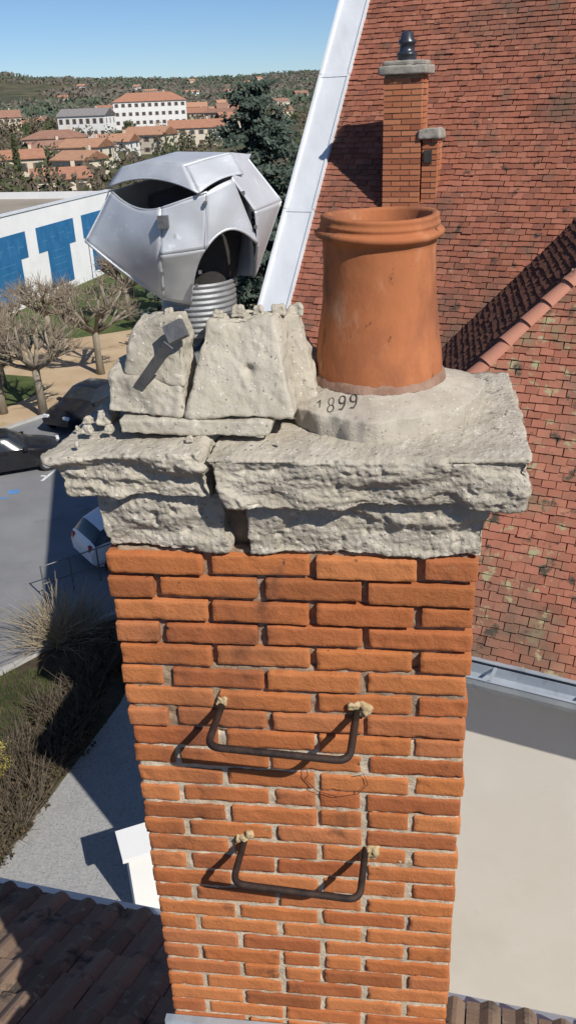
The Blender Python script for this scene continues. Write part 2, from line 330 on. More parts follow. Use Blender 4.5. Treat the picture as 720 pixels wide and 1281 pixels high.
# ---- right flaunching
PC=(.185,.262)
def fsurf(a,t):
    sx=.225 if math.cos(a)>0 else .205
    sy=.228 if math.sin(a)<0 else .20
    ro=1/math.sqrt((math.cos(a)/sx)**2+(math.sin(a)/sy)**2)
    ro*=1+.03*math.sin(3*a+1)+.02*math.sin(7*a)+.04*noise.noise(Vector((a*4,5,0)))
    r=.125+(ro-.125)*t
    z=.328-.034*t
    return Vector((PC[0]+r*math.cos(a),PC[1]+r*math.sin(a),z))
mb=MB(); n=220; vs=[];fs=[]; T=[i/24 for i in range(25)]+[1.008,1.010,1.0]
for ti,t in enumerate(T):
    for k in range(n):
        a=2*math.pi*k/n; p=fsurf(a,min(t,1.04))
        if ti==25: p.z-=.003
        if ti==26: p.z-=.020
        if ti==27: p.z-=.046
        f=noise.fractal(p*22,.7,2,5)*.0016
        p.z+=f; p+=Vector((math.cos(a),math.sin(a),0))*f*(1 if t<.95 else 4.5); vs.append(p)
for i in range(len(T)-1):
    for k in range(n): fs.append((i*n+(k+1)%n,i*n+k,(i+1)*n+k,(i+1)*n+(k+1)%n))
mb.add(vs,fs); mb.obj('pot_flaunching',m_flaun,ch,True)
def circ(cx,cy,rx,ry,n=10): return [(cx+rx*math.sin(2*math.pi*i/n),cy+ry*math.cos(2*math.pi*i/n)) for i in range(n+1)]
digits={'1':[[(0.2,.8),(.5,1),(.5,0)]],
 '8':[circ(.5,.76,.30,.24),circ(.5,.26,.36,.26)],
 '9':[circ(.5,.72,.34,.28),[(.84,.72),(.80,.3),(.55,0),(.2,.05)]]}
mb=MB()
for i,c in enumerate('1899'):
    for pl in digits[c]:
        pts=[]
        for (u,v) in pl:
            x=(.058+i*.0235+u*.019)
            yy=PC[1]-.190+v*.046
            dx,dy=x-PC[0],yy-PC[1]; a=math.atan2(dy,dx); rr=math.hypot(dx,dy)
            o1_=fsurf(a,1.0); ro=math.hypot(o1_.x-PC[0],o1_.y-PC[1]); t=(rr-.125)/(ro-.125)
            p=fsurf(a,t); p.z+=.0016+noise.fractal(p*22,.7,2,5)*.0016; pts.append(p)
        mb.tube(pts,.0013,5)
mb.obj('engraved_date',m_groove,ch)
mb=MB(); W=Matrix.Translation((-.262,.040,.405))@Matrix.Rotation(math.radians(40),4,'Y')@Matrix.Rotation(math.radians(20),4,'X')
mb.box((-.010,-.002,-.070),(.012,.002,.070),0,W)
W=Matrix.Translation((-.215,.06,.470))@Matrix.Rotation(math.radians(65),4,'Y')@Matrix.Rotation(math.radians(-20),4,'Z')
mb.box((-.018,-.010,-.018),(.018,.010,.022),0,W)
mb.obj('metal_strip',m_lead,ch)
mb=MB()
mb.box((-.425,-.025,-1.70),(.425,-.004,-1.590))
mb.box((-.43,-.12,-1.72),(.43,-.026,-1.63))
mb.obj('zinc_apron',m_gutter,ch)
mb=MB()
mb.tube([(.02,-.006,-.625),(.05,-.012,-.655),(.10,-.012,-.672),(.15,-.01,-.66),(.175,-.008,-.63),(.165,-.006,-.60),(.14,-.004,-.61)],.0009,5)
mb.tube([(.02,-.006,-.625),(.03,-.02,-.60),(.025,-.004,-.585)],.0009,5)
mb.obj('loose_wire',m_iron,ch)
# ---- pot
pot=E('terracotta_chimney_pot',(O[0]+PC[0]*math.cos(YAW)-PC[1]*math.sin(YAW),O[1]+PC[0]*math.sin(YAW)+PC[1]*math.cos(YAW),11.12))
mb=MB()
base=[(.140,.308),(.1405,.338),(.1375,.372),(.131,.41),(.1255,.45),(.1215,.49),(.119,.53),(.118,.57),(.118,.60),(.1185,.612),(.125,.616),(.1315,.619),(.1335,.624),(.1335,.629),(.129,.632),(.1235,.634),(.1225,.639),(.124,.641),(.124,.645),(.1215,.647),(.121,.653),(.1215,.656),(.121,.660),(.117,.662),(.108,.662),(.104,.656),(.104,.34)]
pr=[]
for (r0,z0),(r1,z1) in zip(base,base[1:]):
    k=3 if abs(z1-z0)>.02 else 1
    for q in range(k): pr.append((r0+(r1-r0)*q/k,z0+(z1-z0)*q/k))
pr.append(base[-1])
def pf(v,r,a):
    f=noise.fractal(v*9,.8,2,4)*.0024; return v+Vector((math.cos(a),math.sin(a),0))*f+Vector((0,0,.0022*math.sin(a*2+1)))
mb.lathe(pr,96,fn=pf); mb.obj('pot_body',m_terra,pot,True)
mb=MB(); mb.lathe([(.149,.320),(.145,.332),(.1385,.338)],90,fn=lambda v,r,a:v+Vector((math.cos(a),math.sin(a),.6))*noise.fractal(v*30,.7,2,4)*.004)
mb.obj('mortar_fillet',M('stained_mortar',(.22,.12,.08),(.34,.22,.16),20,.95,.8,90,bdist=.005),pot,True)
# ---- cowl
cw=E('metal_chimney_cowl',(-.173,1.85,12))
def P(x,d,z): return Vector((x,-d,z))
def grid(tl,tr,bl,br,cb=(0,0,0),tb=(0,0,0),bb=(0,0,0),lb=(0,0,0),rb=(0,0,0)):
    tl,tr,bl,br=[P(*q) for q in (tl,tr,bl,br)]
    t=(tl+tr)/2+P(*tb); b=(bl+br)/2+P(*bb); l=(tl+bl)/2+P(*lb); r_=(tr+br)/2+P(*rb)
    return [[tl,t,tr],[l,(tl+tr+bl+br)/4+P(*cb),r_],[bl,b,br]]
a1=(-.155,.03,-.155); a2=(-.044,.150,-.178); a3=(-.052,.162,-.262); a4=(-.216,.05,-.246); a5=(-.062,.088,-.362)
b2=(.046,.156,-.152); b3=(.034,.158,-.255); b5=(-.010,.085,-.375)
c2=(.092,.120,-.134); c3=(.134,.092,-.258)
d2=(.118,0,-.104); d3=(.184,-.01,-.190); d4=(.122,-.02,-.342)
l1=(-.160,.035,-.146); l2=(.030,.168,-.152); l3=(.112,.085,-.128); l4=(.126,-.01,-.100); l5=(-.02,-.13,-.112)
t1=(-.132,.03,-.112); t2=(.006,.122,-.108); t3=(.092,.055,-.092); t5=(-.03,-.07,-.092)
panels=dict(
 left_scoop=grid(a1,a2,a4,a5,cb=(0,.026,0),tb=(0,.012,-.014),bb=(-.002,.010,-.001),rb=(0,.036,0)),
 front_panel_upper=grid(a2,b2,a3,b3,cb=(0,.002,0),tb=(0,.003,0),bb=(0,.002,0)),
 front_panel_lower=grid(a3,b3,a5,b5,cb=(0,.002,0),tb=(0,.002,0),bb=(0,.004,0),rb=(-.004,.006,.012)),
 right_hood=grid(b2,c2,b3,c3,cb=(.0,.010,.008),tb=(.0,.006,.002),bb=(.0,.010,.034)),
 right_wing_upper=grid(c2,d2,(.132,.104,-.196),d3,cb=(.003,.002,0)),
 right_wing_lower=grid((.132,.104,-.196),d3,c3,d4,cb=(.003,.002,0)),
 back_left=grid(a1,(-.03,-.13,-.13),a4,(-.03,-.12,-.35),cb=(-.03,-.03,0)),
 back_right=grid((-.03,-.13,-.13),d2,(-.03,-.12,-.35),d4,cb=(.01,-.02,0)),
 lid_top=grid(t1,t2,t5,t3,cb=(0,0,.004),tb=(0,.0,.008),rb=(0,0,.002)),
 lid_front=grid(t1,t2,l1,l2,cb=(0,.004,.008),tb=(0,.0,.008),bb=(0,-.006,.020)),
 lid_right=grid(t2,t3,l2,l3,cb=(0,.002,.003),bb=(0,0,.008)),
 lid_side=grid(t3,t5,l4,l5,cb=(0,0,.003)),
 lid_back=grid(t5,t1,l5,l1,cb=(0,0,.003)))
for k,g in panels.items():
    mb=MB(); mb.patch(g,14); o=mb.obj(k,m_galv,cw,True); solid(o,.0025)
mb=MB(); mb.add([P(*t3),P(*l3),P(*l4)],[(0,1,2)]); o=mb.obj('lid_corner',m_galv,cw); solid(o,.0025)
mb=MB()
def rim(g,row=None,col=None,r=.0022):
    def q(t): return ((1-t)*(1-2*t),4*t*(1-t),t*(2*t-1))
    c=g[row] if row is not None else [g[i][col] for i in range(3)]
    pts=[]
    for i in range(13):
        w=q(i/12); pts.append(sum((Vector(c[a])*w[a] for a in range(3)),Vector((0,0,0))))
    mb.tube(pts,r,6)
p_=panels
rim(p_['left_scoop'],row=2,r=.003);rim(p_['left_scoop'],col=0);rim(p_['left_scoop'],row=0);rim(p_['front_panel_upper'],row=0)
rim(p_['right_hood'],row=2,r=.003);rim(p_['right_hood'],col=2,r=.002)
for k in ('right_wing_upper','right_wing_lower'): rim(p_[k],col=2,r=.003)
rim(p_['right_wing_lower'],row=2,r=.003); rim(p_['right_wing_upper'],row=0)
rim(p_['lid_front'],row=2);rim(p_['lid_right'],row=2);rim(p_['lid_side'],row=2);rim(p_['lid_back'],row=2);rim(p_['lid_front'],row=0,r=.0012);rim(p_['lid_front'],col=2,r=.0012)
for k in ('front_panel_upper','front_panel_lower'): rim(p_[k],col=0,r=.0016);rim(p_[k],col=2,r=.0022)
mb.obj('folded_rims',m_galv,cw,True)
mb=MB(); prof=[]
z=-.45
while z<-.345: prof+=[(.078,z),(.0815,z+.003),(.0815,z+.006),(.078,z+.009)]; z+=.0115
mb.lathe(prof,48); mb.obj('spiral_neck',m_neck,cw,True)
mb=MB(); mb.lathe([(.077,-.44),(.077,-.36),(.085,-.33),(.10,-.25),(.09,-.17),(.02,-.15)],32,c=(0,.03)); mb.obj('dark_inner_drum',m_dark,cw,True)  # near-black drum behind the openings; their shade is in its colour
mb=MB(); mb.box((-.050,-.176,-.212),(-.030,-.160,-.190))
for (x,d,z) in ((-.054,.142,-.30),(-.060,.115,-.335),(.02,.142,-.30),(.008,.12,-.33),(.042,.160,-.17),(.112,.108,-.16),(.132,.098,-.225)):
    mb.box((x-.003,-d-.008,z-.003),(x+.003,-d,z+.003))
mb.obj('rivets',m_lead,cw)
# ---- step irons
def fil(pts,r=.03,k=6):
    pts=[Vector(p) for p in pts]; out=[pts[0]]
    for i in range(1,len(pts)-1):
        a,b,c=pts[i-1],pts[i],pts[i+1]
        p0=b+(a-b).normalized()*r; p1=b+(c-b).normalized()*r
        for j in range(k+1):
            t=j/k; out.append(p0*(1-t)**2+b*2*t*(1-t)+p1*t*t)
    out.append(pts[-1]); return out
for (x0,x1,z,dz,dr) in ((-.168,.150,-.405,-.012,.142),(-.142,.172,-.852,-.015,.128)):
    si=E('step_iron',O,YAW); mb=MB()
    mb.tube(fil([(x0,.03,z),(x0-.012,-dr,z-.01),(x1-.012,-dr-.01,z+dz-.01),(x1,.03,z+dz+.01)],.032),.0088,12)
    mb.obj('iron_bar',m_iron,si,True)
# ================================================================ LARGE TILED HOUSE (right)
def frame(o,x,y):
    x=Vector(x).normalized(); y=Vector(y).normalized(); z=x.cross(y).normalized(); y=z.cross(x)
    Mx=Matrix((x,y,z)).transposed().to_4x4(); Mx.translation=o; return Mx
e=Vector((.891,-.454,0)); nn=Vector((.454,.891,0)); c52,s52=math.cos(math.radians(52)),math.sin(math.radians(52))
sl=nn*c52+Vector((0,0,s52))
V1=Vector((-.262,11.01,9.48)); H0=Vector((-.58,7.22,7.49)); Vb=Vector((-.19,9.24,7.49))
big=E('tiled_roof_house',(V1.x,V1.y,0),math.atan2(e.y,e.x))
def tiles(name,W,mat,xa,xb,ya,yb,clip,tw=.125,exp=.078):
    mb=MB(); j=0; y=ya
    while y<yb:
        x=xa-(tw/2 if j%2 else 0)+U(-.01,.01); wob=.006*math.sin(j*.7)
        while x<xb:
            if clip(x+tw/2,y+exp/2):
                g=.0028; lift=.018+U(-.003,.006); dx=U(-.004,.004); dy=U(-.008,.008)+wob*math.sin(x*1.3+j*.2); sk=U(-.005,.005)
                if R()<.02: lift+=.010; dy-=.012
                a,b=x+g+dx,x+tw-g+dx; y0,y1=y+dy,y+exp+.03
                vs=[(a,y0,lift+sk),(b,y0,lift-sk),(b,y1,.002),(a,y1,.002),(a,y0,lift+sk-.014),(b,y0,lift-sk-.014)]
                mb.add(vs,[(0,1,2,3),(4,5,1,0),(1,5,2),(0,3,4)])
            x+=tw
        y+=exp; j+=1
    return mb.obj(name,mat,big,False,W)
W1=frame(V1,e,sl); W2=frame(H0,e,sl)
tiles('main_roof_tiles',W1,m_tile,.40,8.5,-2.5,8.5,lambda x,y:True)
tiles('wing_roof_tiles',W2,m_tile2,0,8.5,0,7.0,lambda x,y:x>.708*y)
x3=(H0-Vb).normalized(); hd=Vector((.98,.24,.85)); up3=Vector((-x3.y,x3.x,0)); 
if up3.x<0: up3=-up3
y3=(up3*hd.dot(up3)+Vector((0,0,.85))).normalized()
W3=frame(Vb,x3,y3)
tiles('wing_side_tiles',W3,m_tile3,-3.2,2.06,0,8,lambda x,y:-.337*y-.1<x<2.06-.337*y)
mb=MB(); mb.add([W1@Vector(p) for p in ((0,-2.5,-.02),(14,-2.5,-.02),(14,11.2,-.02),(0,11.2,-.02))],[(0,1,2,3)])
mb.add([W2@Vector(p) for p in ((0,0,-.02),(12,0,-.02),(12,7.7,-.02),(5.4,7.7,-.02))],[(0,1,2,3)])
mb.add([W3@Vector(p) for p in ((0,0,-.02),(2.06,0,-.02),(2.06-.337*7.9,7.9,-.02),(-.337*7.9,7.9,-.02))],[(0,1,2,3)])
rid=W1@Vector((0,11.2,-.02)); rid2=W1@Vector((14,11.2,-.02)); bk=rid+nn*7-Vector((0,0,9)); bk2=rid2+nn*7-Vector((0,0,9))
mb.add([rid,rid2,bk2,bk],[(0,1,2,3)])
mb.obj('roof_boarding',m_tile,big,False,Matrix())
mb=MB(); d=hd.normalized(); t=.0
perp=d.cross(Vector((0,0,1))).normalized(); upn=perp.cross(d).normalized()
while t<10.5:
    ra,rb=.098,.080; n=10; vs=[];p0=H0+d*t; p1=H0+d*(t+.29)-upn*.012
    jx=U(-.010,.010)
    for (p,r) in ((p0,ra),(p1,rb)):
        for q in (r,r-.016):
            for k in range(n+1):
                a=math.pi*k/n; vs.append(p+perp*(math.cos(a)*q+jx)+upn*(math.sin(a)*q*.8))
    m1=n+1; fs=[]
    for k in range(n):
        fs.append((k,k+1,2*m1+k+1,2*m1+k)); fs.append((m1+k,k+0,k+1,m1+k+1)[::-1])
    mb.add(vs,fs); t+=.26
mb.obj('hip_tiles',m_hip,big,False,Matrix())
mb=MB()
y=-2.5
while y<11:
    mb.box((.0,y,.0),(.375,y+1.99,.045),0,W1); mb.box((-.035,y,-.16),(-.001,y+1.99,.075),0,W1); mb.box((.377,y,.0),(.40,y+1.99,.065),0,W1)
    mb.box((.0,y+1.96,.047),(.375,y+2.02,.055),0,W1)
    y+=2.0
mb.obj('zinc_verge',m_zinc,big,False,Matrix())
def AB(a,b,z): p=Vector((V1.x,V1.y,0))+e*a+nn*b; return Vector((p.x,p.y,z))
mb=MB()
gp=[(-1.3,0),(-1.3,7.55),(6.95,18.0),(13.5,9.3),(13.5,0)]
vs=[AB(.08,b,z) for b,z in gp]+[AB(13.9,b,z) for b,z in gp]
mb.add(vs,[(0,1,2,3,4),(9,8,7,6,5),(0,5,6,1),(3,8,9,4),(4,9,5,0)])
vs=[AB(a,b,z) for z in (0,7.42) for a,b in ((1.72,-3.30),(13.8,-3.30),(13.8,-1.35),(1.72,-1.35))]
mb.add(vs,[(0,1,5,4),(1,2,6,5),(2,3,7,6),(3,0,4,7),(4,5,6,7)])
mb.obj('rendered_walls',m_wall,big,False,Matrix())
mb=MB()
Wg=frame(Vector(AB(1.35,-3.52,7.42)),e,nn)
mb.box((0,.02,-.10),(12.3,.05,.06),0,Wg)
prof=[(-.02,.055),(-.02,-.04),(-.06,-.10),(-.12,-.115),(-.18,-.09),(-.21,-.03),(-.215,.03),(-.225,.045),(-.205,.05)]
vs=[];fs=[]
for x in (0,12.3):
    for (yy,zz) in prof: vs.append(Wg@Vector((x,yy,zz)))
k=len(prof)
for i in range(k-1): fs.append((i,i+1,k+i+1,k+i))
mb.add(vs,fs)
for i in range(16): mb.box((.3+i*.8,-.22,.050),(.325+i*.8,.02,.058),0,Wg)
mb.box((0,-.035,.095),(12.3,.09,.101),0,Wg)
o=mb.obj('gutter',m_gutter,big,False,Matrix()); solid(o,.004)
# small chimney on that roof
B0=Vector((1.55,11.15,0)); sc=E('small_brick_chimney',(B0.x,B0.y,10.4),math.radians(-20))
mb=MB()
def bw(x0,x1,y0,y1,z0,z1):
    z=z0;i=0
    while z<z1-.03:
        off=0 if i%2 else -.11
        seg=[x0]+[q for q in (x0+off+k*.225 for k in range(1,8)) if x0+.04<q<x1-.04]+[x1]
        for a,b in zip(seg,seg[1:]):
            mb.box((a+.006,y0+U(-.004,.004),z),(b-.006,y0+.10,z+.050+U(-.002,.002))); 
            mb.box((a+.006,y1-.10,z),(b-.006,y1,z+.050))
        mb.box((x0+U(-.003,.003),y0+.106,z),(x0+.1,y1-.106,z+.050)); mb.box((x1-.1,y0+.106,z),(x1+U(-.003,.003),y1-.106,z+.050))
        z+=.063;i+=1
bw(-.235,.235,0,.40,-.05,1.80)
bw(.245,.44,.02,.36,-.2,1.10)
mb.obj('bricks',m_sbrick,sc)
mb=MB(); mb.box((-.222,.012,-.1),(.222,.388,1.80)); mb.box((.255,.034,-.3),(.428,.35,1.10)); mb.obj('mortar',m_mortard,sc)
mb=MB(); mb.block(B8(-.29,.29,-.06,.46,1.80,1.90),(20,16,5),.012,.008,9,3); mb.block(B8(-.25,.25,-.02,.42,1.90,1.95),(20,16,5),.012,.008,9,3)
mb.block([(.20,-.03,1.10),(.47,-.03,1.10),(.20,.4,1.10),(.47,.4,1.10),(.20,-.03,1.21),(.46,-.03,1.24),(.22,.4,1.2),(.46,.4,1.2)],(12,12,6),.015,.012,9,4)
mb.obj('cap_stones',m_cstone,sc,True)
mb=MB(); mb.lathe([(.115,1.94),(.11,2.0),(.125,2.01),(.125,2.03),(.09,2.04),(.09,2.12),(.11,2.13),(.11,2.15),(.08,2.18),(.07,2.24),(.03,2.26)],24,c=(0,.2),cap=True); mb.obj('dark_pot',m_blackpot,sc,True)
mb=MB(); mb.box((.28,-.004,.84),(.37,.02,.98)); mb.obj('dark_hole_patch',m_dark,sc)  # dark box on the brick face, painted in for the shade of a hole
mb=MB(); mb.box((-.26,-.05,-.12),(.26,-.006,.0)); mb.box((.445,-.02,-.3),(.475,.5,.3)); mb.obj('flashing',m_lead,sc)
# ================================================================ OUR HOUSE ROOFS
e1=Vector((.966,-.259,0)); n1=Vector((.259,.966,0))
def wavy(name,par,org,pt,xa,xb,ya,yb,mat,tw=.22,tl=.32,hh=.045):
    upd=(-n1*math.cos(pt)+Vector((0,0,math.sin(pt))))
    W=frame(org,-e1,upd); mb=MB(); y=ya
    while y<yb:
        x=xa
        while x<xb:
            dz=U(-.004,.006); dyy=U(-.012,.012); tilt=.028
            nseg=8; vs=[]
            for (yy,zz) in ((y+dyy,tilt+dz),(y+tl+.04,dz)):
                for k in range(nseg+1):
                    u=k/nseg; h=hh*max(0,math.sin(math.pi*min(1,u/.62))) if u<.62 else .004
                    vs.append((x+u*(tw-.004),yy,zz+h))
            m1=nseg+1
            for k in range(m1): v=vs[k]; vs.append((v[0],v[1],v[2]-.022))
            fs=[(k,k+1,m1+k+1,m1+k) for k in range(nseg)]+[(2*m1+k,2*m1+k+1,k+1,k) for k in range(nseg)]
            mb.add(vs,fs); x+=tw
        y+=tl
    mb.obj(name,mat,par,False,W); return W
own=E('house',(0,0,0))
o1=e1*2.8+n1*1.97+Vector((0,0,12-2.90))
W=wavy('roof_tiles',own,o1,math.radians(25),0,3.56,0,5.0,m_rtile,.12,.16,.022)
mb=MB(); mb.box((-.05,.0,-.06),(3.58,6,-.012),0,W); mb.obj('roof_deck',m_dark,own,False,Matrix())
mb=MB(); mb.box((0,-.10,-.06),(3.56,-.02,.0),0,W); mb.obj('gutter',m_gutter,own,False,Matrix())
vs=[Vector((p.x,p.y,z)) for z in (0,8.85) for p in (e1*-.74+n1*1.8,e1*2.7+n1*1.8,e1*2.7-n1*4,e1*-.74-n1*4)]
mb=MB(); mb.add(vs,[(0,1,5,4),(1,2,6,5),(2,3,7,6),(3,0,4,7)]); mb.obj('walls',m_wall,own,False,Matrix())
ann=E('annex_house',(0,0,0))
o2=e1*-.35+n1*3.31+Vector((0,0,7.4))
W=wavy('roof_tiles',ann,o2,math.radians(27),0,7.9,0,6.0,m_rtile,.19,.27,.034)
mb=MB(); mb.box((0,.0,-.06),(7.9,6,-.012),0,W); mb.obj('roof_deck',m_dark,ann,False,Matrix())
mb=MB(); mb.box((0,-.14,-.06),(7.9,-.015,.0),0,W); mb.obj('zinc_gutter',m_gutter,ann,False,Matrix())
vs=[Vector((p.x,p.y,z)) for z in (0,7.3) for p in (e1*-8.1+n1*3.1,e1*-.4+n1*3.1,e1*-.4-n1*2,e1*-8.1-n1*2)]
mb=MB(); mb.add(vs,[(0,1,5,4),(1,2,6,5),(2,3,7,6),(3,0,4,7)]); mb.obj('walls',m_wall,ann,False,Matrix())
# ================================================================ GROUND
def hill(x,y):
    r=math.hypot(x,y); s=max(0,min(1,(r-650)/1500)); s=s*s*(3-2*s)
    ang=math.atan2(x,y)
    h=52+34*max(0,min(1,(-ang-.08)*3.6))+26*noise.noise(Vector((x*.0014,y*.0014,0)))+9*noise.noise(Vector((x*.005,y*.005,3)))
    return s*h
mb=MB(); rad=[0,20,50,100,200,350,500,650,750,850,950,1100,1250,1400,1600,1800,2000,2200,2450,2700,3200,4000,6000]; na=240; vs=[];fs=[]
for r in rad:
    for k in range(na):
        a=2*math.pi*k/na; x,y=r*math.sin(a),r*math.cos(a); vs.append((x,y,hill(x,y)))
for i in range(len(rad)-1):
    for k in range(na): fs.append((i*na+k,(i+1)*na+k,(i+1)*na+(k+1)%na,i*na+(k+1)%na))
mb.add(vs,fs); mb.obj('ground',m_ground,None,True)
def sheet(name,pts,z,mat):
    mb=MB(); mb.add([(x,y,z) for x,y in pts],[tuple(range(len(pts)))]); o=mb.obj(name,mat)
    if o.data.polygons[0].normal.z<0: o.data.flip_normals()
    return o
sheet('asphalt_road',[(-45,2),(-12,12),(-7.6,15.8),(-4.9,18.6),(0,22),(14,30),(14,52),(-4.5,46),(-8.6,37),(-11.8,33.3),(-45,22)],.012,m_asph)
sheet('sandy_path',[(-11.8,33.3),(-8.6,37),(-4.5,46),(-3,56),(-6,66),(-9,62),(-7,51),(-11.8,48.5),(-17.5,49),(-22,50),(-45,44),(-45,22)],.02,m_sand)
sheet('lawn',[(-17.5,49),(-11.8,48.5),(-7,51),(-8.5,62),(-5,72),(-4,90),(-12.5,90),(-13.2,72),(-18.3,54),(-22,50)],.024,m_grass)
sheet('lawn',[(-12.4,36.3),(-11.2,38.8),(-12.2,41),(-14.4,41.8),(-22,42),(-22,34)],.028,m_grass)
sheet('gravel_path',[(-8,-2),(-5.3,10.9),(-3.9,15.2),(-3.5,18),(0,19.5),(4,12),(4,-2)],.02,m_gravel)
sheet('planting_bed',[(-5.35,10.9),(-3.95,15.2),(-3.45,18.6),(-4.9,18.55),(-7.5,15.7),(-9.5,12),(-9,4),(-7.2,4)],.03,m_soil)
def kerb(name,pts,w=.14,h=.12):
    mb=MB()
    for a,b in zip(pts,pts[1:]):
        a=Vector((a[0],a[1],0));b=Vector((b[0],b[1],0)); L=(b-a).length; n=max(1,int(L/1.0)); d=(b-a)/n
        for i in range(n):
            p=a+d*i; W=frame(p,d,Vector((-d.y,d.x,0))); mb.box((.005,-w/2,0),(d.length-.005,w/2,h),0,W)
    return mb.obj(name,m_kerb)
kerb('kerb',[(-45,22),(-11.8,33.3),(-8.6,37),(-4.5,46)])
kerb('kerb',[(-12,12),(-7.6,15.8),(-4.9,18.6),(0,22)])
mb=MB()
def strip(a,b,w,m=0,z=.018):
    a=Vector((a[0],a[1],z));b=Vector((b[0],b[1],z)); d=(b-a).normalized(); s=Vector((-d.y,d.x,0))*w/2
    mb.add([a-s,b-s,b+s,a+s],[(0,1,2,3)],m)
strip((-8.75,27.9),(-8.45,29.0),.11); strip((-8.35,29.2),(-7.6,32.0),.11); strip((-8.9,28.4),(-8.68,28.32),.11); strip((-9.7,27.0),(-9.35,27.1),.35,1); strip((-9.9,26.5),(-9.6,26.6),.12,1)
strip((-6.9,31),(-4,37),.12)
mb.obj('parking_markings',[m_line,m_bluel])
gw=E('white_garden_wall',(-2.55,9.75,0),math.radians(20))
mb=MB(); mb.box((-.22,-.22,0),(.22,.22,1.55)); mb.box((.225,-.11,0),(3,.11,1.35)); mb.obj('wall',m_white,gw)
mb=MB(); mb.box((-.31,-.31,1.552),(.31,.31,1.63)); mb.box((.315,-.16,1.352),(3,.16,1.42)); mb.obj('coping',m_white,gw)
# ================================================================ WHITE HALL WITH BLUE LETTERS
fd=Vector((.27,.963,0)).normalized(); S0=Vector((-17.9,54.2,0))
hall=E('white_hall_building',(S0.x,S0.y,0))
out=fd.cross(Vector((0,0,1))).normalized()
if out.x<0: out=-out
def HP(s,z,o): return S0+fd*s+out*o+Vector((0,0,z))
def hbox(mb,s0,s1,z0,z1,o0,o1,m=0):
    vs=[HP(s,z,o) for s,o,z in ((s0,o0,z0),(s1,o0,z0),(s1,o1,z0),(s0,o1,z0),(s0,o0,z1),(s1,o0,z1),(s1,o1,z1),(s0,o1,z1))]
    mb.add(vs,[(0,1,2,3),(7,6,5,4),(4,5,1,0),(5,6,2,1),(6,7,3,2),(7,4,0,3)],m)
mb=MB(); hbox(mb,-14,18,0,5.95,-.3,0); hbox(mb,-14,18,0,5.95,-22,-21.7); hbox(mb,17.7,18.0,0,5.95,-21.7,-.3); hbox(mb,-14,-13.7,0,5.95,-21.7,-.3); mb.obj('walls',m_white,hall,False,Matrix())
mb=MB(); hbox(mb,-13.7,17.7,5.3,5.45,-21.7,-.3); mb.obj('flat_roof',m_flatroof,hall,False,Matrix())
mb=MB(); hbox(mb,-14.1,18.1,5.95,6.05,-.4,.08); mb.obj('parapet_cap',m_zinc,hall,False,Matrix())
mb=MB()
def T(s0,s1):
    w=s1-s0
    hbox(mb,s0,s1,3.1,4.75,.01,.03); hbox(mb,s0+w*.22,s1-w*.18,.55,3.098,.01,.03)
for a in (-7.2,-.6,6.1,12.7): T(a,a+5.3)
mb.obj('blue_letters',m_blue,hall,False,Matrix())
mb=MB()
for a in (-7.2,-.6,6.1,12.7):
    for k in range(4): hbox(mb,a+.5+k*1.2,a+1.3+k*1.2,3.75+.12*k%.3,3.80+.12*k%.3,.032,.036); hbox(mb,a+.9+k*1.1,a+.95+k*1.1,3.45,4.5-.2*(k%2),.032,.036)
    for k in range(5): hbox(mb,a+1.7,a+3.6,1.0+k*.48,1.04+k*.48,.032,.036)
mb.obj('letter_pattern_lines',M('light_blue_paint',(.06,.19,.36),(.08,.22,.40),1,.8,0,10),hall,False,Matrix())
# ================================================================ TREES
def pollard(x,y,h):
    t=E('pollarded_plane_tree',(x,y,0),U(0,6)); mb=MB(); tw=MB()
    hh=h*.42
    mb.tube([(0,0,-.05),(.03,0,hh*.5),(0,.04,hh)],[.22,.16,.17],9)
    for i in range(8):
        a=i*2*math.pi/8+U(-.3,.3); l=h*U(.30,.44); el=U(.35,1.2)
        d=Vector((math.cos(a)*math.cos(el),math.sin(a)*math.cos(el),math.sin(el)))
        p0=Vector((0,.02,hh-.1)); p1=p0+d*l*.5+Vector((0,0,-.05)); p2=p0+d*l+Vector((0,0,.15))
        mb.tube([p0,p1,p2],[.12,.085,.09],7); mb.leaves(p2,(.09,.09,.09),8,.08)
        subs=[p2]
        for s in range(4):
            dd=(d+Vector((U(-.9,.9),U(-.9,.9),U(-.2,.6)))).normalized(); q=p1+dd*l*U(.4,.75); mb.tube([p1,q],[.06,.05],6); subs.append(q)
        for q in subs:
            for k in range(16):
                dd=(d*.4+Vector((U(-1,1),U(-1,1),U(-.5,1.1)))).normalized(); L=U(.3,.8)
                tw.tube([q,q+dd*L*.5+Vector((U(-.05,.05),U(-.05,.05),0)),q+dd*L+Vector((0,0,.08))],[.020,.012,.006],3,cap=False)
    mb.obj('trunk',m_bark,t,True); tw.obj('twigs',m_twig,t)
for (x,y,h) in ((-10.4,35.1,5.2),(-9.0,41.1,5.2),(-13.4,39.5,4.8),(-9.3,52.5,5.0),(-10.3,60,4.6),(-12.6,46,4.8),(-8.2,58,4.5),(-12.3,35.6,4.8)): pollard(x,y,h)
ct=E('cedar_tree',(-.9,46,0)); mb=MB(); lf=MB(); Hc=12.7
mb.tube([(0,0,0),(0,0,4),(0.1,0,9),(0,0,Hc-.3)],[.4,.3,.15,.03],8)
z=.8
